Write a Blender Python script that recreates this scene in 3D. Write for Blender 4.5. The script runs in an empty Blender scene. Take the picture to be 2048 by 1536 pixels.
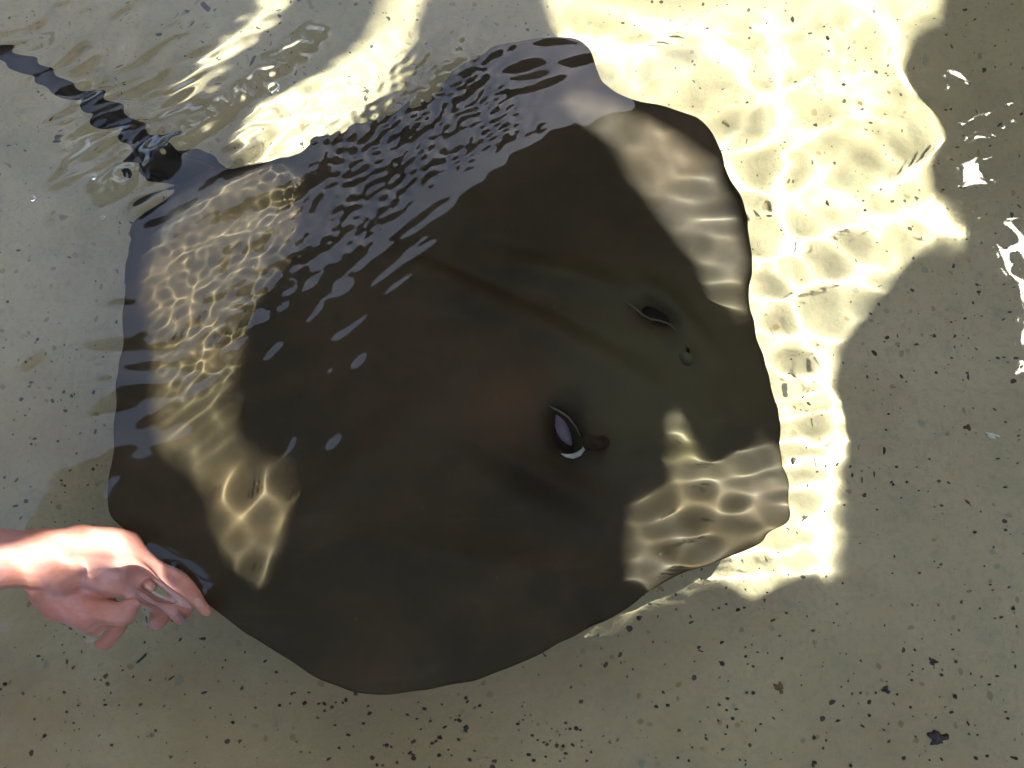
import bpy, bmesh, math, random
import numpy as np
from mathutils import Vector, Matrix
from mathutils.geometry import tessellate_polygon

sc = bpy.context.scene
C = sc.collection
R = math.radians
UNIT = 10.0                                  # the scene is laid out in metres and linked at 1 unit = 10 cm
sc.unit_settings.scale_length = 1.0 / UNIT

# ------------------------------------------------------------------ camera
CAM = Vector((0.0, -0.335, 0.98))
TILT = R(18.0)
LENS = 39.5
cd = bpy.data.cameras.new('camera')
cam = bpy.data.objects.new('camera', cd)
C.objects.link(cam)
cam.location = CAM * UNIT
cam.rotation_euler = (TILT, 0, 0)
cd.lens = LENS
cd.sensor_width = 36.0
cd.clip_start = 0.1
cd.clip_end = 5000.0
sc.camera = cam

# ------------------------------------------------------------------ light
SUN_EL, SUN_AZ = R(50.0), R(28.0)          # azimuth measured from +x towards +y
SUN = Vector((math.cos(SUN_EL) * math.cos(SUN_AZ), math.cos(SUN_EL) * math.sin(SUN_AZ), math.sin(SUN_EL)))
w = bpy.data.worlds.new('World')
sc.world = w
w.use_nodes = True
wn = w.node_tree
sky = wn.nodes.new('ShaderNodeTexSky')
sky.sky_type = 'NISHITA'
sky.sun_disc = False
sky.sun_elevation = SUN_EL
sky.sun_rotation = math.atan2(SUN.x, SUN.y)
sky.dust_density = 4.0
sky.ozone_density = 0.0
sky.air_density = 0.6
bg = wn.nodes['Background']
wn.links.new(sky.outputs[0], bg.inputs[0])
bg.inputs[1].default_value = 0.13
sl = bpy.data.lights.new('sun', 'SUN')
sl.energy = 4.6
sl.angle = R(0.5)
sl.color = (1.0, 0.985, 0.97)
sl.cycles.is_caustics_light = True          # sunlight is traced through the rippled water
sun = bpy.data.objects.new('sun', sl)
C.objects.link(sun)
sun.rotation_euler = SUN.to_track_quat('Z', 'Y').to_euler()
sun.location = SUN * 6

vs = sc.view_settings
vs.view_transform = 'Standard'
vs.look = 'None'
vs.gamma = 1.0
vs.use_curve_mapping = False
vs.exposure = 3.4
cy = sc.cycles
cy.use_denoising = True
cy.max_bounces = 8
cy.diffuse_bounces = 3
cy.glossy_bounces = 4
cy.transmission_bounces = 6
cy.caustics_refractive = True
cy.caustics_reflective = False
cy.sample_clamp_indirect = 6.0

# ------------------------------------------------------------------ measures
FLOOR_Z = -0.24
BLOCKER_Z = 1.5
IOR = 1.333
FPX = LENS / 36.0 * 2048.0
_rt = Vector((1, 0, 0))
_up = Vector((0, math.cos(TILT), math.sin(TILT)))
_fw = Vector((0, math.sin(TILT), -math.cos(TILT)))


def at(px, py, z=0.0):
    """point at height z that the photograph shows at a pixel, looking through calm water"""
    d = (_fw + _rt * ((px - 1024) / FPX) + _up * ((768 - py) / FPX)).normalized()
    t = -CAM.z / d.z
    p = CAM + d * t
    if z >= 0:
        return CAM + d * ((z - CAM.z) / d.z)
    h = Vector((d.x, d.y, 0)) / IOR
    dd = Vector((h.x, h.y, -math.sqrt(max(1e-6, 1 - h.length_squared))))
    return p + dd * (z / dd.z)


def to_px(X, Y):
    """pixel at which points of the water plane show (arrays)"""
    dx, dy, dz = X - CAM.x, Y - CAM.y, -CAM.z
    f = dy * _fw.y + dz * _fw.z
    u = dy * _up.y + dz * _up.z
    return 1024 + FPX * dx / f, 768 - FPX * u / f


_sh = Vector((SUN.x, SUN.y, 0)) / IOR
SUNW = Vector((_sh.x, _sh.y, math.sqrt(1 - _sh.length_squared)))   # sun direction under water


def to_blocker(p, z=None):
    z = BLOCKER_Z if z is None else z
    s = p + SUNW * (-p.z / SUNW.z)
    return s + SUN * (z / SUN.z)


# ------------------------------------------------------------------ helpers
def tag(o, label=None, cat=None, group=None, kind=None):
    for k, v in (('label', label), ('category', cat), ('group', group), ('kind', kind)):
        if v:
            o[k] = v
    return o


def link(name, me, mat=None, parent=None, smooth=True, receiver=True):
    o = bpy.data.objects.new(name, me)
    C.objects.link(o)
    if mat:
        me.materials.append(mat)
    if smooth:
        me.polygons.foreach_set('use_smooth', [True] * len(me.polygons))
    if parent:
        o.parent = parent
    o.cycles.is_caustics_receiver = receiver
    return o


def np_mesh(name, V, F):
    me = bpy.data.meshes.new(name)
    V = np.asarray(V, dtype=np.float32)
    F = np.asarray(F, dtype=np.int32)
    me.vertices.add(len(V))
    me.vertices.foreach_set('co', V.ravel())
    n = F.shape[1]
    me.loops.add(F.size)
    me.loops.foreach_set('vertex_index', F.ravel())
    me.polygons.add(len(F))
    me.polygons.foreach_set('loop_start', np.arange(0, F.size, n, dtype=np.int32))
    me.polygons.foreach_set('loop_total', np.full(len(F), n, dtype=np.int32))
    me.update(calc_edges=True)
    me.validate()
    return me


def new_mat(name):
    m = bpy.data.materials.new(name)
    m.use_nodes = True
    return m, m.node_tree, m.node_tree.nodes['Principled BSDF']


class NG:
    """small node-building helper"""
    def __init__(s, nt):
        s.nt = nt
        s.co = nt.nodes.new('ShaderNodeTexCoord').outputs['Object']

    def n(s, t, **kw):
        x = s.nt.nodes.new(t)
        for k, v in kw.items():
            setattr(x, k, v)
        return x

    def set(s, sock, v):
        if isinstance(v, bpy.types.NodeSocket):
            s.nt.links.new(v, sock)
        else:
            sock.default_value = v

    def noise(s, scale, detail=3, rough=0.55, dist=0.0, vec=None):
        x = s.n('ShaderNodeTexNoise')
        s.set(x.inputs['Vector'], vec or s.co)
        x.inputs['Scale'].default_value = scale
        x.inputs['Detail'].default_value = detail
        x.inputs['Roughness'].default_value = rough
        x.inputs['Distortion'].default_value = dist
        return x.outputs['Fac']

    def math(s, op, a, b=0.0, c=0.0, clamp=False):
        x = s.n('ShaderNodeMath', operation=op)
        x.use_clamp = clamp
        s.set(x.inputs[0], a)
        s.set(x.inputs[1], b)
        if op in ('MULTIPLY_ADD', 'SMOOTH_MIN'):
            s.set(x.inputs[2], c)
        return x.outputs[0]

    def ramp(s, v, lo, hi, a=0.0, b=1.0):
        x = s.n('ShaderNodeMapRange', interpolation_type='SMOOTHSTEP')
        s.set(x.inputs['Value'], v)
        for k, q in (('From Min', lo), ('From Max', hi), ('To Min', a), ('To Max', b)):
            x.inputs[k].default_value = q
        return x.outputs['Result']

    def mix(s, fac, a, b):
        x = s.n('ShaderNodeMix', data_type='RGBA')
        s.set(x.inputs[0], fac)
        for i, q in ((6, a), (7, b)):
            s.set(x.inputs[i], (*q, 1) if isinstance(q, tuple) else q)
        return x.outputs[2]

    def mapping(s, loc=(0, 0, 0), rot=(0, 0, 0), scl=(1, 1, 1)):
        x = s.n('ShaderNodeMapping')
        s.set(x.inputs[0], s.co)
        x.inputs[1].default_value = loc
        x.inputs[2].default_value = rot
        x.inputs[3].default_value = scl
        return x.outputs[0]

    def voronoi(s, scale, vec=None, rnd=1.0):
        x = s.n('ShaderNodeTexVoronoi')
        s.set(x.inputs['Vector'], vec or s.co)
        x.inputs['Scale'].default_value = scale
        x.inputs['Randomness'].default_value = rnd
        return x.outputs['Distance'], x.outputs['Color']

    def bump(s, h, strength, dist, bsdf):
        x = s.n('ShaderNodeBump')
        x.inputs['Strength'].default_value = strength
        x.inputs['Distance'].default_value = dist * UNIT
        s.set(x.inputs['Height'], h)
        s.nt.links.new(x.outputs[0], bsdf.inputs['Normal'])


# ------------------------------------------------------------------ materials
def mat_floor():
    m, nt, b = new_mat('pool_plaster')
    g = NG(nt)
    base = g.mix(g.ramp(g.noise(2.2, 3), 0.35, 0.68), (0.2564, 0.2206, 0.1234), (0.3134, 0.2691, 0.1674))
    base = g.mix(g.ramp(g.noise(9, 4, 0.6), 0.5, 0.75, 0, 0.55), base, (0.2351, 0.1906, 0.1035))     # tan mottling
    base = g.mix(g.ramp(g.noise(30, 5, 0.65), 0.5, 0.8, 0, 0.55), base, (0.1781, 0.1869, 0.1275))
    base = g.mix(g.ramp(g.noise(160, 4, 0.7), 0.42, 0.8, 0, 0.5), base, (0.1639, 0.1495, 0.0957))
    def stain(px, py, r0, r1, amt, c, prev, sx=1.0):
        p = at(px, py, FLOOR_Z)
        mp = g.n('ShaderNodeVectorMath', operation='SUBTRACT')
        g.set(mp.inputs[0], g.co)
        mp.inputs[1].default_value = (p.x, p.y, 0)
        m2 = g.n('ShaderNodeVectorMath', operation='MULTIPLY')
        g.set(m2.inputs[0], mp.outputs[0])
        m2.inputs[1].default_value = (sx, 1, 0)
        ln = g.n('ShaderNodeVectorMath', operation='LENGTH')
        g.set(ln.inputs[0], m2.outputs[0])
        d = g.math('ADD', ln.outputs['Value'], g.math('MULTIPLY', g.math('SUBTRACT', g.noise(7, 5, 0.65), 0.5), 0.35))
        return g.mix(g.ramp(d, r1, r0, 0, amt), prev, c)
    base = stain(750, 1480, 0.02, 0.30, 0.75, (0.2060, 0.1550, 0.0756), base, 0.6)      # brown algae film
    base = stain(60, 1450, 0.0, 0.14, 0.6, (0.2095, 0.1566, 0.0832), base)
    base = stain(120, 850, 0.0, 0.12, 0.5, (0.2328, 0.1836, 0.0936), base)
    base = stain(1850, 1480, 0.0, 0.16, 0.25, (0.2328, 0.1782, 0.1040), base)
    base = stain(420, 230, 0.0, 0.14, 0.4, (0.2211, 0.1890, 0.1040), base)
    # tiny embedded flecks of dark and brown aggregate, uneven in size and density
    wob = g.n('ShaderNodeMixRGB')
    wob.blend_type = 'ADD'
    wob.inputs[0].default_value = 0.006
    nz = g.n('ShaderNodeTexNoise')
    nz.inputs['Scale'].default_value = 120
    g.set(nz.inputs['Vector'], g.co)
    g.set(wob.inputs[1], g.co)
    g.set(wob.inputs[2], nz.outputs['Color'])
    wv = wob.outputs[0]
    dens = g.ramp(g.noise(6.0, 2), 0.38, 0.62)
    for scale, rmax, col, amt in ((80, 0.26, (0.0249, 0.0247, 0.0238), 0.9), (150, 0.24, (0.0356, 0.0337, 0.0278), 0.8), (50, 0.17, (0.0142, 0.0149, 0.0144), 0.95),
                                  (75, 0.30, (0.1353, 0.0897, 0.0398), 0.55), (52, 0.24, (0.0854, 0.1196, 0.1035), 0.4)):
        d, c = g.voronoi(scale, wv)
        sep = g.n('ShaderNodeSeparateColor')
        g.set(sep.inputs[0], c)
        keep = g.ramp(g.math('ADD', sep.outputs[0], g.math('MULTIPLY', dens, 0.32)), 0.76, 0.82)
        r = g.math('MULTIPLY', sep.outputs[1], rmax)
        f = g.ramp(g.math('SUBTRACT', r, d), 0.0, 0.05)
        base = g.mix(g.math('MULTIPLY', g.math('MULTIPLY', f, keep), amt), base, col)
    g.set(b.inputs['Base Color'], base)
    b.inputs['Roughness'].default_value = 0.85
    b.inputs['Specular IOR Level'].default_value = 0.1
    g.bump(g.noise(150, 5, 0.75), 0.5, 0.004, b)
    return m


def mat_plain(name, col, rough=0.7, var=0.3, scale=12, spec=0.3):
    m, nt, b = new_mat(name)
    g = NG(nt)
    dark = tuple(c * (1 - var) for c in col)
    g.set(b.inputs['Base Color'], g.mix(g.ramp(g.noise(scale, 5, 0.6), 0.3, 0.7), dark, col))
    b.inputs['Roughness'].default_value = rough
    b.inputs['Specular IOR Level'].default_value = spec
    g.bump(g.noise(scale * 8, 4), 0.2, 0.004, b)
    return m


def mat_water():
    m, nt, b = new_mat('water')
    nt.nodes.remove(b)
    gl = nt.nodes.new('ShaderNodeBsdfGlass')
    gl.inputs['Color'].default_value = (0.96, 0.985, 0.965, 1)
    gl.inputs['Roughness'].default_value = 0.0
    gl.inputs['IOR'].default_value = IOR
    nt.links.new(gl.outputs[0], nt.nodes['Material Output'].inputs['Surface'])
    return m


def mat_ray():
    m, nt, b = new_mat('ray_skin')
    g = NG(nt)
    col = g.mix(g.ramp(g.noise(7, 4, 0.6, 0.4), 0.35, 0.68), (0.0176, 0.0130, 0.0051), (0.0342, 0.0233, 0.0094))
    col = g.mix(g.ramp(g.noise(26, 4, 0.6), 0.52, 0.75, 0, 0.5), col, (0.0132, 0.0106, 0.0043))
    col = g.mix(g.ramp(g.noise(140, 3, 0.7), 0.5, 0.8, 0, 0.25), col, (0.0395, 0.0286, 0.0128))
    d_, c_ = g.voronoi(70)
    sp_ = g.n('ShaderNodeSeparateColor')
    g.set(sp_.inputs[0], c_)
    f_ = g.math('MULTIPLY', g.ramp(d_, 0.11, 0.05), g.ramp(sp_.outputs[0], 0.86, 0.9))
    col = g.mix(g.math('MULTIPLY', f_, 0.45), col, (0.0975, 0.0831, 0.0512))
    sw = g.noise(34, 4, 0.65, 0.8, g.mapping(rot=(0, 0, R(23)), scl=(0.25, 1, 1)))
    col = g.mix(g.ramp(sw, 0.55, 0.78, 0, 0.4), col, (0.0406, 0.0332, 0.0160))
    # pigment patches: rusty blotch behind the spiracle, paler greenish snout

    def blob(px, py, r0, r1, amt, c, prev, sx=1.0):
        p = at(px, py, -0.10)
        v = g.n('ShaderNodeVectorMath', operation='SUBTRACT')
        g.set(v.inputs[0], g.co)
        v.inputs[1].default_value = (p.x, p.y, 0)
        v2 = g.n('ShaderNodeVectorMath', operation='MULTIPLY')
        g.set(v2.inputs[0], v.outputs[0])
        v2.inputs[1].default_value = (1, sx, 0)
        ln = g.n('ShaderNodeVectorMath', operation='LENGTH')
        g.set(ln.inputs[0], v2.outputs[0])
        d = g.math('ADD', ln.outputs['Value'], g.math('MULTIPLY', g.math('SUBTRACT', g.noise(18, 3), 0.5), 0.05))
        return g.mix(g.ramp(d, r1, r0, 0, amt), prev, c)
    col = blob(1330, 740, 0.03, 0.16, 0.75, (0.0503, 0.0441, 0.0192), col)
    col = blob(1150, 560, 0.0, 0.07, 0.5, (0.0503, 0.0416, 0.0185), col, 2.2)
    col = blob(860, 420, 0.0, 0.10, 0.45, (0.0422, 0.0332, 0.0160), col, 2.0)
    col = blob(1010, 810, 0.0, 0.06, 0.55, (0.0690, 0.0332, 0.0141), col)
    col = blob(820, 900, 0.0, 0.10, 0.4, (0.0422, 0.0299, 0.0141), col)
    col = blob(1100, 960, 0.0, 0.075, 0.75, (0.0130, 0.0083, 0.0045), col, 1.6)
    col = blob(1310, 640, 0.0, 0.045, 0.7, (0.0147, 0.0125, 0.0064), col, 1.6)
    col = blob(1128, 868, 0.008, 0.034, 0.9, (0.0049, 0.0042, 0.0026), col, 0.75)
    col = blob(1140, 120, 0.0, 0.09, 0.6, (0.0610, 0.0349, 0.0192), col)
    col = blob(1370, 260, 0.0, 0.08, 0.5, (0.0690, 0.0457, 0.0243), col)
    # the whip of the tail is darker, almost black
    sx = g.n('ShaderNodeSeparateXYZ')
    g.set(sx.inputs[0], g.co)
    tl = g.math('SUBTRACT', g.math('MULTIPLY', sx.outputs[1], 0.8), sx.outputs[0])
    col = g.mix(g.ramp(tl, 0.445, 0.50), col, (0.0070, 0.0069, 0.0060))
    g.set(b.inputs['Base Color'], col)
    b.inputs['Roughness'].default_value = 0.6
    b.inputs['Specular IOR Level'].default_value = 0.12
    g.bump(g.noise(60, 3, 0.5), 0.15, 0.002, b)
    return m


def mat_skin():
    m, nt, b = new_mat('skin')
    g = NG(nt)
    col = g.mix(g.ramp(g.noise(28, 4), 0.35, 0.7), (0.44, 0.175, 0.125), (0.50, 0.235, 0.175))
    col = g.mix(g.ramp(g.noise(110, 3), 0.5, 0.8, 0, 0.4), col, (0.3515, 0.1190, 0.0846))
    g.set(b.inputs['Base Color'], col)
    b.inputs['Roughness'].default_value = 0.55
    b.inputs['Specular IOR Level'].default_value = 0.2
    wv = g.noise(190, 4, 0.65, 0.6, g.mapping(scl=(0.45, 1, 1)))
    g.bump(wv, 0.35, 0.0015, b)
    return m


M = {
    'floor': mat_floor(), 'water': mat_water(), 'ray': mat_ray(), 'skin': mat_skin(),
    'wall': mat_plain('tank_wall_plaster', (0.42, 0.40, 0.30), 0.8, 0.25),
    'ground': mat_plain('paving', (0.30, 0.29, 0.26), 0.9, 0.3, 3),
    'shade_blocker': mat_plain('blocker_brown', (0.17, 0.13, 0.09), 0.85, 0.4, 9),  # plain brown for the added light blocker overhead
    'grit': mat_plain('dark_grit', (0.022, 0.020, 0.018), 0.6, 0.5, 300),
    'grit_brown': mat_plain('brown_grit', (0.10, 0.055, 0.022), 0.7, 0.5, 300),
    'black': mat_plain('dark_flesh', (0.005, 0.004, 0.0035), 0.8, 0.3, 60, 0.02),
    'lilac': mat_plain('pale_flesh', (0.085, 0.072, 0.085), 0.7, 0.35, 60),
    'dull': mat_plain('dull_lip', (0.1020, 0.0900, 0.0600), 0.6, 0.4, 90),
    'white': mat_plain('white_flesh', (0.33, 0.32, 0.26), 0.7, 0.2, 90),
    'eye': mat_plain('eye_olive', (0.055, 0.055, 0.024), 0.55, 0.5, 120, 0.15),
    'eye_brown': mat_plain('eye_brown', (0.022, 0.012, 0.007), 0.6, 0.6, 200, 0.1),
    'nail': mat_plain('nail', (0.48, 0.26, 0.20), 0.5, 0.1, 60, 0.1),
    'pale_debris': mat_plain('pale_debris', (0.5, 0.48, 0.38), 0.7, 0.2, 120),
}

# ------------------------------------------------------------------ setting
TX0, TX1, TY0, TY1 = -1.7, 1.9, -1.05, 2.2


def slab(bm, x0, x1, y0, y1, z0, z1):
    vs_ = [bm.verts.new(p) for p in ((x0, y0, z0), (x1, y0, z0), (x1, y1, z0), (x0, y1, z0), (x0, y0, z1), (x1, y0, z1), (x1, y1, z1), (x0, y1, z1))]
    for f in ((3, 2, 1, 0), (4, 5, 6, 7), (0, 1, 5, 4), (1, 2, 6, 5), (2, 3, 7, 6), (3, 0, 4, 7)):
        bm.faces.new([vs_[i] for i in f])


def bm_mesh(name, bm):
    bmesh.ops.recalc_face_normals(bm, faces=bm.faces)
    me = bpy.data.meshes.new(name)
    bm.to_mesh(me)
    bm.free()
    return me


def setting():
    # pool floor: gently uneven sheet
    nx, ny = 180, 160
    X, Y = np.meshgrid(np.linspace(TX0, TX1, nx), np.linspace(TY0, TY1, ny))
    Z = FLOOR_Z + 0.002 * np.sin(X * 5.1 + 1) * np.cos(Y * 4.3)
    i = np.arange(nx * ny).reshape(ny, nx)
    F = np.stack([i[:-1, :-1], i[:-1, 1:], i[1:, 1:], i[1:, :-1]], -1).reshape(-1, 4)
    tag(link('pool_floor', np_mesh('pool_floor', np.stack([X, Y, Z], -1).reshape(-1, 3), F), M['floor']), kind='structure')
    t = 0.18
    for (x0, x1, y0, y1) in ((TX0 - t, TX0, TY0 - t, TY1 + t), (TX1, TX1 + t, TY0 - t, TY1 + t), (TX0, TX1, TY0 - t, TY0), (TX0, TX1, TY1, TY1 + t)):
        bm = bmesh.new()
        slab(bm, x0, x1, y0, y1, -0.9, 0.10)
        bmesh.ops.bevel(bm, geom=[e for e in bm.edges], offset=0.015, segments=2, affect='EDGES')
        tag(link('pool_wall', bm_mesh('pool_wall', bm), M['wall'], smooth=False), kind='structure')
    bm = bmesh.new()
    slab(bm, -80, 80, -80, 80, -1.0, -0.9)
    tag(link('ground', bm_mesh('ground', bm), M['ground'], smooth=False), kind='structure')


setting()

# ---- added unseen blocker above the pool, holes cut to shape the sun patches
RAY_Z = -0.11
lit_floor = [
    [(1080, -90), (1915, -90), (1890, 30), (1850, 110), (1858, 190), (1895, 228), (1908, 300), (1885, 350), (1940, 395), (1985, 462), (1965, 497), (1900, 512), (1825, 512),
     (1785, 560), (1745, 600), (1712, 660), (1703, 720), (1708, 800), (1725, 880), (1722, 960), (1722, 1050), (1726, 1135), (1670, 1158), (1600, 1150), (1540, 1160),
     (1500, 1195), (1460, 1170), (1400, 1160), (1375, 1150), (1420, 1080), (1450, 1000), (1470, 800), (1420, 560), (1370, 320), (1180, 150), (1110, 60)],
    [(560, -60), (625, -60), (585, 10), (500, 85), (430, 160), (385, 190), (360, 190), (420, 110), (500, 40)],
    [(790, -60), (880, -60), (845, 60), (800, 160), (720, 245), (640, 300), (540, 320), (480, 290), (520, 220), (640, 160), (740, 80)],
]
lit_ray = [
    [(1118, 200), (1170, 165), (1260, 180), (1460, 290), (1520, 450), (1525, 600), (1508, 650), (1475, 600), (1438, 580), (1400, 510), (1335, 430), (1272, 345), (1235, 275), (1170, 225)],
    [(1338, 800), (1365, 835), (1395, 885), (1450, 915), (1510, 895), (1540, 845), (1640, 890), (1640, 1040), (1330, 1160), (1276, 1150), (1262, 1050), (1255, 960), (1275, 915), (1292, 945),
     (1308, 985), (1342, 980), (1330, 920), (1318, 870)],
    [(345, 400), (430, 345), (560, 318), (625, 322), (632, 400), (600, 490), (560, 560), (525, 620), (505, 700), (492, 800), (508, 868), (562, 880), (600, 915), (610, 980), (597, 1060), (570, 1135),
     (533, 1176), (505, 1140), (460, 1105), (442, 1030), (425, 970), (385, 930), (332, 892), (316, 800), (318, 700), (305, 620), (292, 540), (318, 460)],
]
lit_hand = [[(-60, 1150), (30, 1105), (150, 1052), (250, 1050), (310, 1085), (365, 1130), (420, 1190), (420, 1225), (350, 1190), (290, 1160), (220, 1128), (120, 1152), (0, 1185), (-60, 1195)]]


def ray_plane(x, y):
    """height of the fin margin across the animal"""
    return -0.108 - 0.035 * x + 0.05 * y


def on_ray(px, py):
    z = RAY_Z
    for _ in range(4):
        p = at(px, py, z)
        z = min(-0.02, ray_plane(p.x, p.y) + 0.012)
    return at(px, py, z)


def prism(name, loop, z0, z1):
    bm = bmesh.new()
    lo = [bm.verts.new((p[0], p[1], z0)) for p in loop]
    hi = [bm.verts.new((p[0], p[1], z1)) for p in loop]
    bm.faces.new(lo)
    bm.faces.new(hi)
    for i in range(len(loop)):
        j = (i + 1) % len(loop)
        bm.faces.new((lo[i], lo[j], hi[j], hi[i]))
    return bpy.data.objects.new(name, bm_mesh(name, bm))


def shade_blocker():
    holes = [[to_blocker(at(*q, FLOOR_Z)) for q in poly] for poly in lit_floor]
    holes += [[to_blocker(on_ray(*q)) for q in poly] for poly in lit_ray]
    holes += [[to_blocker(at(*q, -0.08)) for q in poly] for poly in lit_hand]
    sun_gaps = list(holes)
    # wide hole in the added sheet, so the water mirrors sky
    outer = [(-4.5, -0.72), (-4.5, 4.0), (5.0, 4.0), (5.0, -0.72)]
    holes.append([Vector((x, y, 0)) for x, y in ((-1.17, -0.50), (-1.11, 0.05), (-1.02, 0.28), (-0.74, 0.62), (-0.30, 0.90), (0.19, 1.32), (0.55, 1.66), (0.75, 1.95), (-1.55, 1.95), (-1.55, -0.50))])
    blocker_sheet('shade_blocker', outer, holes, BLOCKER_Z)
    # added upper sheet hides the sky behind the holes except towards the sun
    up_holes = []
    for l in sun_gaps:
        l2 = [p + SUN * (1.8 / SUN.z) for p in l]
        c = sum(l2, Vector()) / len(l2)
        rr = sum((p - c).length for p in l2) / len(l2)
        up_holes.append([c + (p - c) * (1 + 0.05 / rr) for p in l2])
    blocker_sheet('shade_blocker', [(0.9, -0.4), (0.9, 4.5), (7.0, 4.5), (7.0, -0.4)], up_holes, BLOCKER_Z + 1.8)


def blocker_sheet(name, outer, holes, z):
    ro = prism(name, outer, z, z + 0.02)
    C.objects.link(ro)
    cut = []
    for l in holes:
        c = prism('gap', l, z - 0.1, z + 0.1)
        C.objects.link(c)
        cut.append(c)
        md = ro.modifiers.new('gap', 'BOOLEAN')
        md.operation = 'DIFFERENCE'
        md.solver = 'EXACT'
        md.object = c
    dg = bpy.context.evaluated_depsgraph_get()
    me = bpy.data.meshes.new_from_object(ro.evaluated_get(dg))
    for c in cut + [ro]:
        bpy.data.objects.remove(c)
    me.materials.clear()
    tag(link(name, me, M['shade_blocker'], smooth=False), kind='structure')


shade_blocker()


# ------------------------------------------------------------------ water surface
def water():
    h = 0.00115
    fx0, fx1, fy0, fy1 = -0.64, 0.70, -0.47, 0.60
    xs = np.arange(fx0, fx1, h)
    ys = np.arange(fy0, fy1, h)
    nx, ny = len(xs), len(ys)
    X, Y = np.meshgrid(xs, ys)
    PX, PY = to_px(X, Y)
    rng = np.random.default_rng(7)
    KX, KY = np.meshgrid(np.fft.fftfreq(nx, d=h), np.fft.fftfreq(ny, d=h))

    def band(lam, sig=0.35, ang=0.0, q=1.0):
        """random ripples of wavelength lam; crests drawn out q times along ang (degrees)"""
        a = R(ang)
        ka = KX * math.cos(a) + KY * math.sin(a)
        kp = -KX * math.sin(a) + KY * math.cos(a)
        k = np.hypot(ka * q, kp)
        A = np.exp(-(np.log(np.maximum(k, 1e-5) * lam) / sig) ** 2)
        A *= np.exp(-(np.hypot(KX, KY) * 0.0055) ** 4)
        r = np.fft.ifft2(np.fft.fft2(rng.normal(size=X.shape)) * A).real
        return r / r.std()

    def ss(a, b, v):
        t = np.clip((v - a) / (b - a), 0, 1)
        return t * t * (3 - 2 * t)

    def blob(cx, cy, rx, ry, ang=0.0):
        a = R(ang)
        dx, dy = PX - cx, -(PY - cy)
        u = (dx * math.cos(a) + dy * math.sin(a)) / rx
        v = (-dx * math.sin(a) + dy * math.cos(a)) / ry
        return np.exp(-(u * u + v * v))

    # distance up-left of the ripple front that runs down over the animal's back
    lx, ly = 1180.0, 140.0
    ux, uy = -0.775, 0.632
    along = (PX - lx) * ux + (PY - ly) * uy
    dist = -(PX - lx) * uy + (PY - ly) * ux
    dist = dist + 25 * np.sin(along / 90.0)
    front = ss(-15, 25, dist) * (1 - ss(170, 330, dist)) * ss(40, 260, along) * (1 - 0.75 * ss(430, 680, along)) * (1 - ss(850, 1050, along))
    streak = np.exp(-((dist + 45) / 55) ** 2) * ss(350, 520, along) * (1 - ss(900, 1050, along))

    def ridge(pts, amp, wid, z=FLOOR_Z):
        """a smooth swell crest standing above (sunwards of) a line on the pool floor"""
        P = []
        for q in pts:
            p = at(*q, z)
            if z < 0:
              p = p + SUNW * (-p.z / SUNW.z)
            P.append((p.x, p.y))
        P = np.array(P)
        t = np.linspace(0, len(P) - 1, 6 * len(P))
        c = np.arange(len(P))
        P = np.stack([np.interp(t, c, P[:, 0]), np.interp(t, c, P[:, 1])], -1)
        kk = np.ones(5) / 5
        P = np.stack([np.convolve(np.pad(P[:, k], 2, mode='edge'), kk, 'valid') for k in (0, 1)], -1)
        D = np.full(X.shape, 9.0)
        for (ax, ay), (bx, by) in zip(P, P[1:]):
            L2 = (bx - ax) ** 2 + (by - ay) ** 2 + 1e-12
            u = np.clip(((X - ax) * (bx - ax) + (Y - ay) * (by - ay)) / L2, 0, 1)
            D = np.minimum(D, (X - ax - u * (bx - ax)) ** 2 + (Y - ay - u * (by - ay)) ** 2)
        return amp * np.exp(-D / (wid * wid))

    def smooth(A, sig):
        G = np.exp(-2 * (math.pi * sig) ** 2 * (KX ** 2 + KY ** 2))
        return np.fft.ifft2(np.fft.fft2(A) * G).real

    Z = 0.0009 * band(0.22, 0.3)
    r_ = ridge([(1555, 250), (1575, 450), (1600, 600), (1650, 740), (1690, 850), (1668, 960), (1650, 1050), (1660, 1180)], 0.0032, 0.028)
    r_ += ridge([(1460, 360), (1580, 405), (1720, 385), (1860, 320), (1895, 240), (1840, 160)], 0.0026, 0.025)
    r_ += ridge([(1545, -60), (1555, 100), (1590, 230), (1650, 330)], 0.0024, 0.025)
    r_ += ridge([(1120, 70), (1260, 110), (1400, 60), (1480, 160), (1530, 200)], 0.0034, 0.032)
    r_ += ridge([(1200, -40), (1330, 20), (1480, -30)], 0.0030, 0.030)
    r_ += ridge([(1660, 480), (1780, 430), (1950, 450)], 0.0024, 0.026)
    r_ += ridge([(1680, -40), (1780, 60), (1820, 130)], 0.0022, 0.025)
    Z += 1.1 * smooth(r_, 0.008)
    Z += 0.0011 * band(0.12, 0.25, 35, 1.6) * blob(1900, 160, 520, 330)
    Z += 0.00042 * band(0.055, 0.25, 15, 2.5) * blob(1850, 250, 480, 360)
    Z += 0.00024 * band(0.042, 0.22, 35, 2.0) * blob(1850, 150, 480, 330)
    Z += 0.00012 * band(0.033, 0.22, -25, 2.0) * blob(1800, 260, 480, 330)
    Z += 0.00012 * band(0.027, 0.2, 4, 4.0) * ss(1560, 1750, PX) * ss(480, 650, PY)
    Z += 0.00030 * band(0.0205, 0.18, 6, 2.0) * blob(1530, 940, 200, 200)
    Z += 0.00030 * band(0.024, 0.2, 0, 2.6) * blob(1540, 470, 130, 230)
    Z += 0.0012 * band(0.075, 0.3, -30, 1.5) * blob(1450, 230, 170, 140)
    Z += 0.00044 * band(0.031, 0.18, 65, 1.3) * blob(590, 780, 170, 280)
    Z += 0.00012 * band(0.018, 0.2, 60, 1.4) * blob(520, 520, 170, 150)
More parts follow.
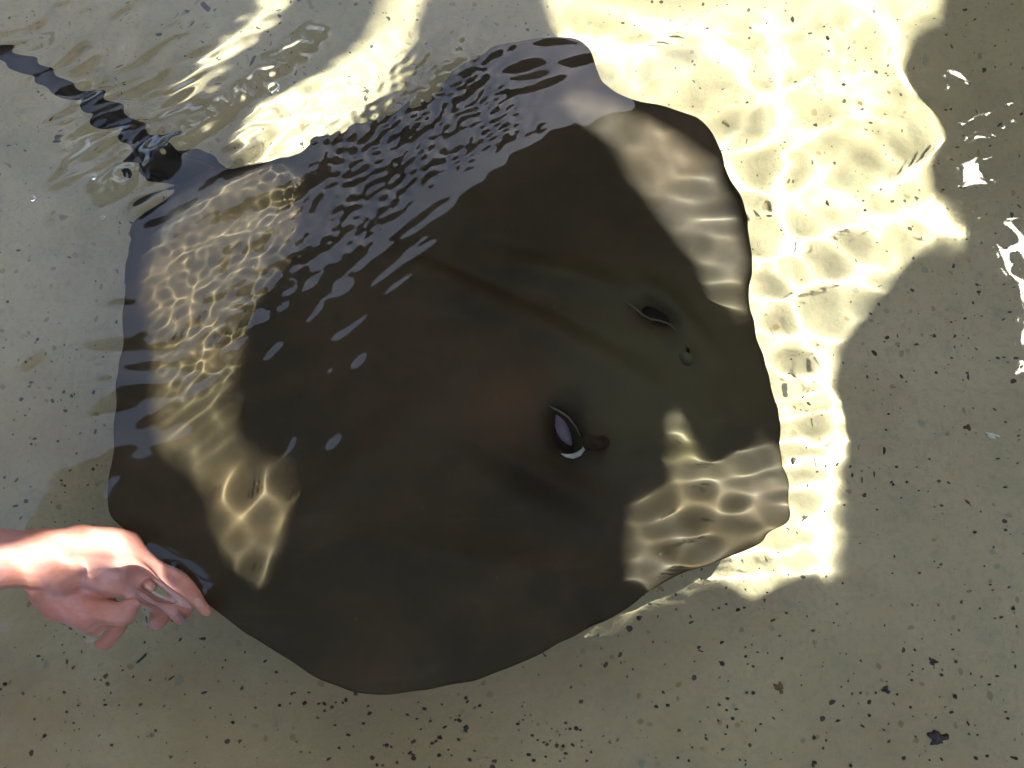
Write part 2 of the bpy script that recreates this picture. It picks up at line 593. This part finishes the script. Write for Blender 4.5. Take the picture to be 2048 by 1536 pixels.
    Z += 0.00022 * band(0.026, 0.18, 70, 1.3) * blob(640, 990, 110, 150)
    Z += 0.00035 * band(0.026, 0.3, 15, 2.5) * blob(1040, 130, 170, 60)
    Z += 0.00019 * band(0.0105, 0.3, 40, 1.5) * np.maximum(front, 0.25 * blob(430, 480, 150, 150))
    Z += 0.00042 * band(0.030, 0.3, 40, 2.0) * front
    Z += 0.00014 * band(0.016, 0.25, 39, 6.0) * streak
    Z += 0.0014 * band(0.05, 0.3, 30, 2.2) * blob(290, 260, 300, 170, -20)
    Z += 0.00030 * band(0.02, 0.3, 20, 2.0) * blob(250, 120, 420, 220)
    Z += 0.0006 * band(0.06, 0.3, 0, 2.5) * blob(120, 760, 200, 330)
    Z += 0.00022 * band(0.022, 0.3, 0, 4.0) * blob(230, 720, 110, 160)
    Z += 0.0022 * band(0.055, 0.3, -35, 2.0) * blob(170, 1170, 230, 120)
    Z += 0.0008 * band(0.024, 0.3, -35, 2.0) * blob(300, 1170, 150, 110)
    Z += 0.00002 * band(0.03, 0.4)
    # short steep wavelets that break up the tail
    tailr = ridge([(640, 60), (520, 160), (400, 250), (300, 320), (180, 390)], 0.0040, 0.011, 0)
    Z += smooth(tailr, 0.002) * (1 + 0.25 * band(0.02, 0.3))
    Z += 0.0013 * band(0.022, 0.3, 35, 2.5) * blob(270, 260, 190, 110, 35)
    e = ss(0, 0.06, X - fx0) * ss(0, 0.06, fx1 - X - h) * ss(0, 0.06, Y - fy0) * ss(0, 0.06, fy1 - Y - h)
    Z *= e

    def outer(lo, hi, first, step):
        out, p, s = [], first, step
        while True:
            s = min(s * 1.35, 0.12)
            p = p + (s if hi > first else -s)
            if (hi > first and p >= hi - s * 0.5) or (hi < first and p <= hi + s * 0.5):
                break
            out.append(p)
        out.append(hi)
        return out
    xl = outer(0, TX0 + 0.001, xs[0], h)[::-1]
    xr = outer(0, TX1 - 0.001, xs[-1], h)
    yl = outer(0, TY0 + 0.001, ys[0], h)[::-1]
    yr = outer(0, TY1 - 0.001, ys[-1], h)
    gx = np.concatenate([xl, xs, xr])
    gy = np.concatenate([yl, ys, yr])
    GX, GY = np.meshgrid(gx, gy)
    GZ = 0.0008 * np.sin(GX * 9 + 1.3 * np.sin(GY * 3)) * np.cos(GY * 8 + np.sin(GX * 4))
    GZ[len(yl):len(yl) + ny, len(xl):len(xl) + nx] += Z
    i = np.arange(GX.size).reshape(GX.shape)
    F = np.stack([i[:-1, :-1], i[:-1, 1:], i[1:, 1:], i[1:, :-1]], -1).reshape(-1, 4)
    o = link('water', np_mesh('water', np.stack([GX, GY, GZ], -1).reshape(-1, 3), F), M['water'], receiver=False)
    o.cycles.is_caustics_caster = True
    tag(o, kind='structure')


water()


# ------------------------------------------------------------------ stingray
OUT = [(890, 156), (935, 128), (1000, 104), (1060, 92), (1130, 88), (1165, 98), (1188, 122), (1200, 160), (1235, 188), (1285, 203), (1345, 216), (1400, 234), (1425, 258), (1440, 292), (1448, 335),
       (1470, 372), (1489, 412), (1497, 455), (1500, 505), (1500, 560), (1503, 610), (1511, 660), (1525, 710), (1536, 760), (1546, 810), (1556, 860), (1566, 905), (1574, 950), (1579, 995),
       (1579, 1028), (1568, 1050), (1540, 1070), (1500, 1095), (1440, 1120), (1380, 1140), (1325, 1162), (1290, 1185), (1240, 1220), (1180, 1255), (1120, 1285), (1060, 1315), (1000, 1340),
       (920, 1366), (840, 1380), (760, 1387), (700, 1382), (650, 1365), (600, 1335), (560, 1306), (520, 1282), (480, 1255), (430, 1215), (385, 1185), (335, 1140), (290, 1085), (245, 1062),
       (218, 1032), (221, 960), (228, 890), (235, 800), (240, 700), (246, 600), (254, 520), (270, 462), (300, 425), (338, 402), (352, 378), (400, 342), (470, 328), (540, 318), (600, 308),
       (640, 276), (700, 254), (780, 230), (850, 200), (882, 168)]
TAILP = [(560, 430), (450, 385), (370, 350), (310, 310), (250, 250), (195, 205), (130, 178), (70, 138), (0, 105), (-90, 70), (-200, 45), (-330, 60), (-460, 100)]


def stingray():
    root = bpy.data.objects.new('stingray', None)
    C.objects.link(root)
    pts = []
    for q in OUT:
        z = -0.12
        for _ in range(5):
            p = at(*q, z)
            z = min(-0.016, ray_plane(p.x, p.y))
        pts.append(p)
    cen = on_ray(905, 760)
    cx, cyy = cen.x, cen.y
    ang = np.unwrap(np.array([math.atan2(p.y - cyy, p.x - cx) for p in pts]))
    rad = np.array([math.hypot(p.x - cx, p.y - cyy) for p in pts])
    if ang[-1] < ang[0]:
        ang, rad = -ang, rad
        sgn = -1
    else:
        sgn = 1
    NA, NR = 640, 130
    ta = ang[0] + np.linspace(0, 2 * math.pi, NA, endpoint=False)
    ext_a = np.concatenate([ang - 2 * math.pi, ang, ang + 2 * math.pi])
    ext_r = np.concatenate([rad] * 3)
    o_ = np.argsort(ext_a)
    Rr = np.interp(ta, ext_a[o_], ext_r[o_])
    ker = np.array([1, 2, 3, 2, 1.0])
    ker /= ker.sum()
    Rr = np.convolve(np.concatenate([Rr[-2:], Rr, Rr[:2]]), ker, 'valid')
    rng = np.random.default_rng(3)
    ripple = np.zeros(NA)
    for f in (9, 14, 23, 37, 51):
        ripple += math.pow(9 / f, 0.7) * np.sin(f * ta + rng.uniform(0, 6.28))
    Rr = Rr + 0.0009 * ripple
    th = ta * sgn
    s = np.linspace(0, 1, NR) ** 0.85
    S, T = np.meshgrid(s, th)
    RR = Rr[:, None] * S
    X = cx + RR * np.cos(T)
    Y = cyy + RR * np.sin(T)

    def gb(px, py, rx, ry, deg=0.0, z=-0.09):
        p = at(px, py, z)
        a = R(deg)
        dx, dy = X - p.x, Y - p.y
        u = (dx * math.cos(a) + dy * math.sin(a)) / rx
        v = (-dx * math.sin(a) + dy * math.cos(a)) / ry
        return np.exp(-(u * u + v * v))
    AX = -23.0                                         # direction of the body axis, degrees
    base = np.minimum(ray_plane(X, Y), -0.014)
    dome = (1 - S ** 2.2)
    lift = 0.014 * dome + 0.020 * gb(900, 660, 0.26, 0.11, AX) + 0.018 * gb(1240, 770, 0.095, 0.075, AX)
    lift += 0.016 * gb(1130, 560, 0.07, 0.017, -12) + 0.014 * gb(1350, 625, 0.05, 0.016, -50) + 0.010 * gb(880, 430, 0.09, 0.022, -8)
    lift += 0.012 * gb(960, 610, 0.14, 0.018, -25) + 0.010 * gb(760, 900, 0.08, 0.02, 40) + 0.009 * gb(950, 1120, 0.11, 0.02, -12)
    lift += 0.016 * gb(1080, 950, 0.07, 0.018, -28) + 0.006 * gb(1330, 880, 0.05, 0.014, 10)
    lift += 0.010 * gb(1187, 886, 0.016, 0.013) + 0.010 * gb(1362, 700, 0.016, 0.012, -55)        # brows over the eyes
    lift += 0.004 * gb(1250, 760, 0.06, 0.012, AX) - 0.004 * gb(1230, 700, 0.05, 0.010, AX)
    # hollows of the two spiracles
    lift -= 0.016 * np.minimum(1, 1.6 * gb(1128, 868, 0.013, 0.021, 25)) + 0.014 * np.minimum(1, 1.6 * gb(1312, 632, 0.020, 0.010, -28))
    # median furrow with a row of small thorns
    lift -= 0.0035 * gb(975, 575, 0.075, 0.004, -27)
    # low folds running out over the fins
    for k in range(9):
        lift += 0.0011 * np.sin(k * 1.7 + 60 * (X * math.cos(k) + Y * math.sin(k)) * 0.7) * S * (1 - S) * 1.2
    wav = 0.004 * S ** 6 * np.interp(ta, np.concatenate([ta, [ta[0] + 2 * math.pi]]), np.concatenate([ripple, [ripple[0]]]))[:, None] * 0.5
    curl = 0.020 * S ** 10 * gb(1050, 120, 0.12, 0.05, 12)
    Zt = base + lift + wav + curl
    Zt = np.minimum(Zt, -0.0085)
    edge = np.sqrt(np.clip(1 - S ** 14, 0, 1))
    thick = 0.0030 * edge + 0.045 * (1 - S ** 1.6) ** 1.2
    Zt_ = Zt - 0.0015 * (1 - edge)
    Zb = Zt - 0.003 - thick * 0.95
    n1 = NA * NR
    Vt = np.stack([X, Y, Zt_], -1).reshape(-1, 3)
    Vb = np.stack([X, Y, Zb], -1).reshape(-1, 3)
    i = np.arange(n1).reshape(NA, NR)
    j = np.roll(i, -1, 0)
    quad = np.stack([i[:, :-1], i[:, 1:], j[:, 1:], j[:, :-1]], -1).reshape(-1, 4)
    if sgn < 0:
        quad = quad[:, ::-1]
    qb = quad[:, ::-1] + n1
    rim = np.stack([i[:, -1], i[:, -1] + n1, j[:, -1] + n1, j[:, -1]], -1)
    if sgn < 0:
        rim = rim[:, ::-1]
    V = [Vt, Vb]
    F = [quad, qb, rim]
    nv = 2 * n1
    # tail and pelvic fins grow out of the rear of the disc in the same mesh

    def tube(P, rr, flat=1.0, seg=20):
        nonlocal nv
        P = np.array(P)
        t = np.linspace(0, len(P) - 1, len(P) * 8)
        Q = np.stack([np.interp(t, np.arange(len(P)), P[:, k]) for k in range(3)], -1)
        q_ = np.interp(t, np.arange(len(P)), rr)
        kk = np.ones(9) / 9
        for k in range(3):
            Q[:, k] = np.convolve(np.pad(Q[:, k], 4, mode='edge'), kk, 'valid')
        D = np.gradient(Q, axis=0)
        D /= np.linalg.norm(D, axis=1)[:, None] + 1e-9
        side = np.cross(D, [0, 0, 1.0])
        side /= np.linalg.norm(side, axis=1)[:, None] + 1e-9
        up = np.cross(side, D)
        a = np.linspace(0, 2 * math.pi, seg, endpoint=False)
        ring = Q[:, None, :] + q_[:, None, None] * (np.cos(a)[None, :, None] * side[:, None, :] + flat * np.sin(a)[None, :, None] * up[:, None, :])
        m_ = len(Q)
        ii = np.arange(m_ * seg).reshape(m_, seg) + nv
        jj = np.roll(ii, -1, 1)
        V.append(ring.reshape(-1, 3))
        F.append(np.stack([ii[:-1], ii[1:], jj[1:], jj[:-1]], -1).reshape(-1, 4))
        nv += m_ * seg
    tp = [tuple(at(x, y, -0.105 + 0.012 * min(1, k / 4))) for k, (x, y) in enumerate(TAILP)]
    tube(tp, [0.022, 0.021, 0.018, 0.015, 0.0135, 0.0128, 0.012, 0.011, 0.0098, 0.0085, 0.007, 0.005, 0.003], 0.75)
    tube([tuple(at(*q, -0.11)) for q in ((470, 400), (400, 350), (330, 322), (270, 326), (255, 335))], [0.022, 0.026, 0.024, 0.013, 0.002], 0.3)
    tube([tuple(at(*q, -0.11)) for q in ((450, 440), (370, 425), (310, 440), (272, 470), (262, 480))], [0.026, 0.028, 0.022, 0.012, 0.002], 0.3)
    me = np_mesh('body', np.concatenate(V), np.concatenate(F))
    link('body', me, M['ray'], root)

    def top(px, py):
        p = on_ray(px, py)
        for _ in range(3):
            k = np.argmin((X - p.x) ** 2 + (Y - p.y) ** 2)
            p = at(px, py, float(Zt.flat[k]))
        return p

    def ell(name, c, r, mat, parent, rz=0.0, cut=None):
        bm = bmesh.new()
        bmesh.ops.create_uvsphere(bm, u_segments=28, v_segments=18, radius=1.0)
        if cut is not None:
            bmesh.ops.delete(bm, geom=[v for v in bm.verts if v.co.z > cut], context='VERTS')
        bmesh.ops.scale(bm, vec=r, verts=bm.verts)
        bmesh.ops.rotate(bm, cent=(0, 0, 0), matrix=Matrix.Rotation(rz, 3, 'Z'), verts=bm.verts)
        bmesh.ops.translate(bm, vec=c, verts=bm.verts)
        me_ = bpy.data.meshes.new(name)
        bm.to_mesh(me_)
        bm.free()
        return link(name, me_, mat, parent)

    def band_mesh(name, P, wid, mat, parent, hgt=0.0015):
        """a thin raised lip along a path"""
        bm = bmesh.new()
        rows = []
        for k, p in enumerate(P):
            d = (P[min(k + 1, len(P) - 1)] - P[max(k - 1, 0)]).normalized()
            sd = d.cross(Vector((0, 0, 1))).normalized()
            ww = wid * math.sin(math.pi * (k + 0.25) / (len(P) - 0.5))
            rows.append([bm.verts.new(p + sd * ww * c_ + Vector((0, 0, hgt * h_))) for c_, h_ in ((-1, -1), (-0.6, 0.7), (0, 1), (0.6, 0.7), (1, -1))])
        for a_, b_ in zip(rows, rows[1:]):
            for k in range(4):
                bm.faces.new((a_[k], a_[k + 1], b_[k + 1], b_[k]))
        return link(name, bm_mesh(name, bm), mat, parent)
    up = Vector((0, 0, 1))
    # near spiracle: dark opening with a pale flap of flesh and a white lower lip
    p = top(1128, 868)
    sp = ell('spiracle', p + up * -0.0015, (0.0125, 0.0225, 0.004), M['black'], root, R(25))
    band_mesh('flap', [top(*q) + up * 0.0042 for q in ((1112, 830), (1116, 838), (1120, 848), (1125, 860), (1131, 872), (1138, 884), (1143, 890))], 0.0062, M['lilac'], sp, 0.0012)
    band_mesh('lip', [top(*q) + up * 0.0050 for q in ((1122, 908), (1132, 912), (1146, 913), (1158, 908), (1166, 899), (1168, 888))], 0.0028, M['white'], sp, 0.001)
    band_mesh('lip', [top(*q) + up * 0.0040 for q in ((1098, 812), (1106, 816), (1118, 822), (1136, 834), (1150, 852), (1160, 872))], 0.0011, M['dull'], sp, 0.0008)
    # far spiracle: seen almost edge-on, a dark slit behind a thin dull olive rim
    p = top(1316, 630)
    sp = ell('spiracle', p + up * -0.0005, (0.019, 0.009, 0.004), M['black'], root, R(-28))
    band_mesh('lip', [top(*q) + up * 0.004 for q in ((1252, 608), (1268, 619), (1284, 633), (1300, 642), (1322, 646), (1340, 652), (1352, 664))], 0.0010, M['dull'], sp)
    e = ell('eye', top(1192, 882) + up * -0.0052, (0.0135, 0.0100, 0.007), M['eye_brown'], root)
    ell('pupil', top(1196, 886) + up * -0.0010, (0.006, 0.005, 0.0028), M['black'], e)
    e = ell('eye', top(1368, 706) + up * -0.0045, (0.007, 0.0125, 0.006), M['eye'], root, R(28))
    ell('pupil', top(1374, 702) + up * -0.001, (0.003, 0.0045, 0.002), M['black'], e)
    tag(root, 'large dark brown stingray gliding just under the rippled water', 'stingray')
    return root


stingray()


# ------------------------------------------------------------------ hand
def cone_caps(bm, a, b, ra, rb, seg=18):
    a, b = Vector(a), Vector(b)
    d = b - a
    L = d.length
    q = d.normalized().to_track_quat('Z', 'Y').to_matrix()
    rows = []
    prof = [(-ra * math.cos(t), ra * math.sin(t)) for t in np.linspace(0.12, math.pi / 2, 6)]
    prof += [(L * t, ra + (rb - ra) * t) for t in (0.33, 0.66)]
    prof += [(L + rb * math.cos(t), rb * math.sin(t)) for t in np.linspace(math.pi / 2, 0.12, 6)]
    for z, r in prof:
        rows.append([bm.verts.new(a + q @ Vector((r * math.cos(u), r * math.sin(u), z))) for u in np.linspace(0, 2 * math.pi, seg, endpoint=False)])
    for r0, r1 in zip(rows, rows[1:]):
        for k in range(seg):
            bm.faces.new((r0[k], r0[(k + 1) % seg], r1[(k + 1) % seg], r1[k]))
    bm.faces.new(rows[0][::-1])
    bm.faces.new(rows[-1])


def hand():
    root = bpy.data.objects.new('person', None)
    C.objects.link(root)
    P = lambda x, y, z: at(x, y, z - 0.035 if z < 0 else z)
    bm = bmesh.new()
    chains = [
        # forearm, running out of the water beyond the left edge of the picture
        [((-900, 1040), 0.16, 0.044), ((-420, 1075), 0.045, 0.040), ((-160, 1105), -0.02, 0.034), ((20, 1118), -0.045, 0.029), ((80, 1122), -0.05, 0.027)],
        # back of the hand
        [((60, 1105), -0.048, 0.021), ((160, 1088), -0.046, 0.018), ((262, 1092), -0.048, 0.013)],
        [((60, 1120), -0.052, 0.021), ((160, 1118), -0.052, 0.018), ((258, 1124), -0.055, 0.013)],
        [((70, 1140), -0.058, 0.021), ((150, 1150), -0.062, 0.018), ((232, 1160), -0.068, 0.013)],
        [((80, 1160), -0.066, 0.019), ((140, 1180), -0.074, 0.016), ((200, 1192), -0.082, 0.012)],
        # index finger lying against the wing margin
        [((262, 1092), -0.048, 0.0115), ((330, 1142), -0.044, 0.0098), ((378, 1190), -0.047, 0.0088), ((408, 1222), -0.054, 0.0078)],
        # middle finger beside it
        [((258, 1124), -0.055, 0.0115), ((318, 1168), -0.060, 0.0098), ((352, 1205), -0.072, 0.0088), ((366, 1226), -0.086, 0.0078)],
        # ring and little finger bent down under the palm
        [((232, 1160), -0.068, 0.011), ((296, 1178), -0.082, 0.0095), ((330, 1206), -0.100, 0.0085), ((322, 1228), -0.114, 0.0075)],
        [((196, 1186), -0.082, 0.010), ((226, 1238), -0.100, 0.0085), ((222, 1268), -0.114, 0.0075), ((206, 1284), -0.120, 0.0066)],
        # ball of the thumb and thumb
        [((75, 1150), -0.066, 0.022), ((116, 1204), -0.074, 0.019), ((180, 1222), -0.074, 0.0135), ((236, 1226), -0.070, 0.0108), ((272, 1200), -0.066, 0.0090)],
        [((90, 1170), -0.070, 0.022), ((150, 1216), -0.082, 0.015), ((200, 1240), -0.088, 0.011)],
    ]
    for ch in chains:
        for (q0, z0, r0), (q1, z1, r1) in zip(ch, ch[1:]):
            cone_caps(bm, P(*q0, z0), P(*q1, z1), r0, r1)
    me = bm_mesh('body', bm)
    o = link('body', me, M['skin'], root)
    md = o.modifiers.new('join', 'REMESH')
    md.mode = 'VOXEL'
    md.voxel_size = 0.0022
    md.use_smooth_shade = True
    sm = o.modifiers.new('soften', 'SMOOTH')
    sm.factor = 0.5
    sm.iterations = 6
    # fingernails
    for (q, z, a) in (((398, 1208), -0.0445, -45), ((270, 1200), -0.0595, 35)):
        bm = bmesh.new()
        bmesh.ops.create_uvsphere(bm, u_segments=16, v_segments=10, radius=1.0)
        bmesh.ops.scale(bm, vec=(0.0062, 0.0048, 0.0016), verts=bm.verts)
        me = bpy.data.meshes.new('fingernail')
        bm.to_mesh(me)
        bm.free()
        n_ = link('fingernail', me, M['nail'], root)
        n_.location = P(*q, z)
        n_.rotation_euler = (0, R(20), R(a))
    tag(root, 'bare hand and forearm reaching into the water to touch the stingray', 'person')


hand()

# ------------------------------------------------------------------ small things
rnd = random.Random(11)


def grain_mesh(seed, rough=0.25):
    r_ = random.Random(seed)
    bm = bmesh.new()
    bmesh.ops.create_icosphere(bm, subdivisions=1, radius=1.0)
    for v in bm.verts:
        v.co *= 1 + r_.uniform(-rough, rough)
        v.co.z *= 0.45
    me = bpy.data.meshes.new('grit_grain')
    bm.to_mesh(me)
    bm.free()
    me.polygons.foreach_set('use_smooth', [True] * len(me.polygons))
    return me


def grit():
    dark = [grain_mesh(k) for k in range(7)]
    brown = [grain_mesh(k + 20) for k in range(3)]
    for me in dark:
        me.materials.append(M['grit'])
    for me in brown:
        me.materials.append(M['grit_brown'])
    A = [(105, 668, 11, 5, 25), (400, 490, 4, 4, 0), (525, 500, 6, 5, 0), (985, 455, 6, 5, 0), (1300, 280, 5, 6, 0), (1210, 145, 5, 4, 0), (563, 390, 5, 5, 0), (468, 357, 4, 5, 0), (652, 402, 4, 5, 0),
         (645, 150, 5, 4, 0), (690, 145, 4, 4, 0), (1235, 700, 5, 7, -30), (1408, 848, 6, 6, 0), (1655, 908, 7, 6, 0), (1130, 1220, 7, 8, 0), (1720, 1270, 5, 9, 40), (1960, 1245, 8, 8, 0),
         (1850, 1035, 8, 8, 0), (810, 1510, 7, 10, 0), (350, 1250, 7, 7, 0), (270, 1262, 5, 6, 0), (320, 1295, 4, 9, 0), (585, 1245, 4, 8, 40), (480, 1315, 4, 8, 0), (120, 1422, 5, 5, 0),
         (100, 1500, 6, 7, 30), (35, 1485, 7, 6, 0), (315, 1200, 6, 6, 0), (210, 1180, 5, 4, 0), (1085, 1100, 7, 5, 30), (1170, 1100, 6, 5, -30), (1370, 1165, 6, 6, 0), (890, 1375, 4, 7, 0), (870, 1415, 6, 5, 0),
         (1555, 1490, 4, 10, 50), (1845, 458, 7, 7, 0), (1640, 840, 7, 5, 0), (1675, 725, 6, 5, 0), (1790, 600, 4, 5, 0), (1745, 965, 5, 6, 0), (1770, 1042, 5, 5, 0), (1090, 915, 3, 8, 30), (745, 1055, 4, 4, 0),
         (430, 925, 4, 4, 0), (130, 900, 4, 4, 0), (1390, 960, 5, 4, 0), (430, 1095, 6, 6, 0), (170, 842, 5, 4, 0), (450, 810, 3, 5, 0), (770, 660, 4, 6, 0), (1915, 660, 7, 7, 0), (420, 1493, 5, 4, 0)]
    B = [(800, 1187, 7, 7, 0), (720, 1305, 4, 12, -60), (1200, 1432, 14, 5, 15), (1615, 1300, 7, 6, 0), (1625, 1490, 8, 7, 0), (1010, 1352, 14, 4, 25), (380, 1250, 4, 10, 20), (455, 1500, 6, 4, 0),
         (1550, 1240, 10, 5, 40), (1490, 1510, 6, 6, 0), (1700, 1420, 6, 7, 0), (1860, 1475, 10, 5, 20), (1800, 1410, 8, 4, 0), (30, 170, 6, 7, 0), (90, 350, 12, 6, 0), (465, 1065, 9, 5, 40), (1690, 1478, 4, 5, 0),
         (245, 1035, 5, 4, 0), (1220, 1150, 3, 3, 0), (790, 1335, 6, 4, 40), (1330, 1235, 3, 6, -20), (1090, 1438, 5, 3, 30), (350, 1155, 5, 3, 40)]
    D = [(720, 30, 3, 4, 0), (670, 75, 3, 3, 0), (1400, 125, 3, 5, 30), (1355, 185, 5, 4, 0), (1270, 285, 4, 4, 0), (1235, 595, 5, 5, 0), (1310, 690, 6, 8, 30), (1175, 740, 5, 7, 0), (1285, 778, 6, 6, 0), (1365, 770, 7, 7, 0),
         (1600, 778, 9, 6, -30), (1435, 825, 6, 4, 0), (915, 545, 15, 5, 15), (755, 550, 5, 5, 0), (690, 645, 4, 9, 40), (895, 655, 4, 5, 0), (955, 655, 5, 8, 0), (905, 740, 4, 5, 0), (1055, 740, 4, 5, 0), (790, 305, 5, 4, 0),
         (760, 275, 4, 6, 40), (865, 410, 4, 4, 0), (810, 390, 4, 4, 0), (740, 350, 3, 3, 0), (1625, 30, 9, 4, -10), (1610, 78, 6, 3, 0), (785, 795, 3, 7, 0), (1005, 908, 4, 5, 0), (885, 940, 5, 6, 0), (1710, 880, 12, 6, -30)]
    spots = [(1348 + .342 * x, 1011 + .342 * y, .342 * a * 1.5, .342 * b * 1.5, r) for x, y, a, b, r in A]
    spots += [(.342 * x, 900 + .342 * y, .342 * a * 1.5, .342 * b * 1.5, r) for x, y, a, b, r in B]
    spots += [(1348 + .342 * x, 700 + .342 * y, .342 * a * 1.5, .342 * b * 1.5, r) for x, y, a, b, r in D]
    # the rest of the scatter
    zones = [(560, 1180, 1400, 1530, 74), (1720, 2040, 560, 1150, 28), (1250, 2040, 1210, 1530, 50), (10, 210, 760, 1010, 18), (0, 560, 1290, 1530, 16), (1300, 1900, 20, 500, 22), (20, 600, 20, 330, 14)]
    py_ = lambda v: v > 1150
    for x0, x1, y0, y1, n in zones:
        for _ in range(n):
            a = rnd.uniform(2.2, 6.0) if py_(y0) else rnd.uniform(1.8, 4.6)
            b_ = a * rnd.uniform(0.5, 1.0)
            spots.append((rnd.uniform(x0, x1), rnd.uniform(y0, y1), a, b_, rnd.uniform(-40, 40)))
    k = 0
    for (px, py, a, b_, r) in spots:
        p = at(px, py, FLOOR_Z)
        is_brown = rnd.random() < 0.14
        o = bpy.data.objects.new('grit_grain', rnd.choice(brown if is_brown else dark))
        C.objects.link(o)
        sc_ = 0.000475
        o.location = (p.x, p.y, FLOOR_Z + 0.0012)
        o.scale = (max(a, 2.2) * sc_, max(b_, 1.9) * sc_, min(a, b_) * sc_)
        o.rotation_euler = (0, 0, R(r))
        o.cycles.is_caustics_receiver = True
        zone = ('in the sunlit patch beside the ray' if px < 1730 and px > 1100 and py < 1190 else
                'on the shaded floor along the right side' if px > 1730 and py < 1190 else
                'on the floor near the tail' if py < 500 else
                'on the floor left of the ray' if py < 1100 else
                'on the floor below the hand' if px < 520 else
                'on the floor below the lower wing' if px < 1180 else
                'on the shaded floor of the lower right corner')
        c_ = 'rust brown' if is_brown else 'black'
        tag(o, f'tiny {c_} grain of grit {zone}', 'grit', f'{c_} grit {zone}')
        k += 1
    # larger clumps of debris
    for (px, py, size, lab, mat) in ((1872, 1470, 0.0125, 'large ragged black clump of debris near the bottom right corner', 'grit'),
                                     (1606, 1033, 0.0085, 'ragged black flake on the sunlit floor beside the snout of the ray', 'grit'),
                                     (1867, 1322, 0.0078, 'jagged black flake on the floor below and right of the sunlit patch', 'grit'),
                                     (1768, 1382, 0.0082, 'black flake with a thin brown stalk on the shaded floor', 'grit'),
                                     (1558, 1376, 0.0095, 'curved black and brown husk on the shaded floor below the ray', 'grit_brown'),
                                     (1940, 855, 0.0085, 'rust brown scrap beside the pale scrap on the right floor', 'grit_brown'),
                                     (1985, 872, 0.0085, 'pale crumpled scrap on the shaded floor at the right edge', 'pale_debris')):
        bm = bmesh.new()
        bmesh.ops.create_icosphere(bm, subdivisions=3, radius=1.0)
        r_ = random.Random(int(px))
        ph = [r_.uniform(0, 6.28) for _ in range(6)]
        for v in bm.verts:
            t = math.atan2(v.co.y, v.co.x)
            f = 1 + 0.28 * math.sin(3 * t + ph[0]) + 0.2 * math.sin(5 * t + ph[1]) + 0.14 * math.sin(9 * t + ph[2])
            v.co.x *= f
            v.co.y *= f * 0.72
            v.co.z *= 0.3 + 0.1 * math.sin(4 * t + ph[3])
        size *= 0.72 if size > 0.012 else 0.52
        bmesh.ops.scale(bm, vec=(size, size, size * 0.7), verts=bm.verts)
        me = bpy.data.meshes.new('debris')
        bm.to_mesh(me)
        bm.free()
        o = link('debris', me, M[mat])
        p = at(px, py, FLOOR_Z)
        o.location = (p.x, p.y, FLOOR_Z + size * 0.12)
        o.rotation_euler = (0, 0, r_.uniform(0, 3))
        tag(o, lab, 'debris', 'larger debris on the pool floor')


grit()


def bubbles():
    for (px, py, r, lab) in ((549, 181, 0.0062, 'largest round air bubble floating alone above the sunlit streak'),
                             (189, 356, 0.0026, 'small bright bubble floating just left of the tail base'),
                             (67, 399, 0.0028, 'tiny bubble nearest the left edge of the picture'),
                             (207, 438, 0.0026, 'tiny bubble floating left of the rear fin lobe')):
        bm = bmesh.new()
        bmesh.ops.create_uvsphere(bm, u_segments=24, v_segments=16, radius=r)
        for v in bm.verts:
            v.co.z *= 0.75
        me = bpy.data.meshes.new('bubble')
        bm.to_mesh(me)
        bm.free()
        o = link('bubble', me, M['water'], receiver=False)
        o.location = at(px, py, 0) + Vector((0, 0, r * 0.9))
        tag(o, lab, 'bubble', 'air bubbles on the water')


bubbles()

# metres to scene units
for o in list(sc.objects):
    if o.parent is None and o.type in ('MESH', 'EMPTY'):
        o.location = o.location * UNIT
        o.scale = o.scale * UNIT
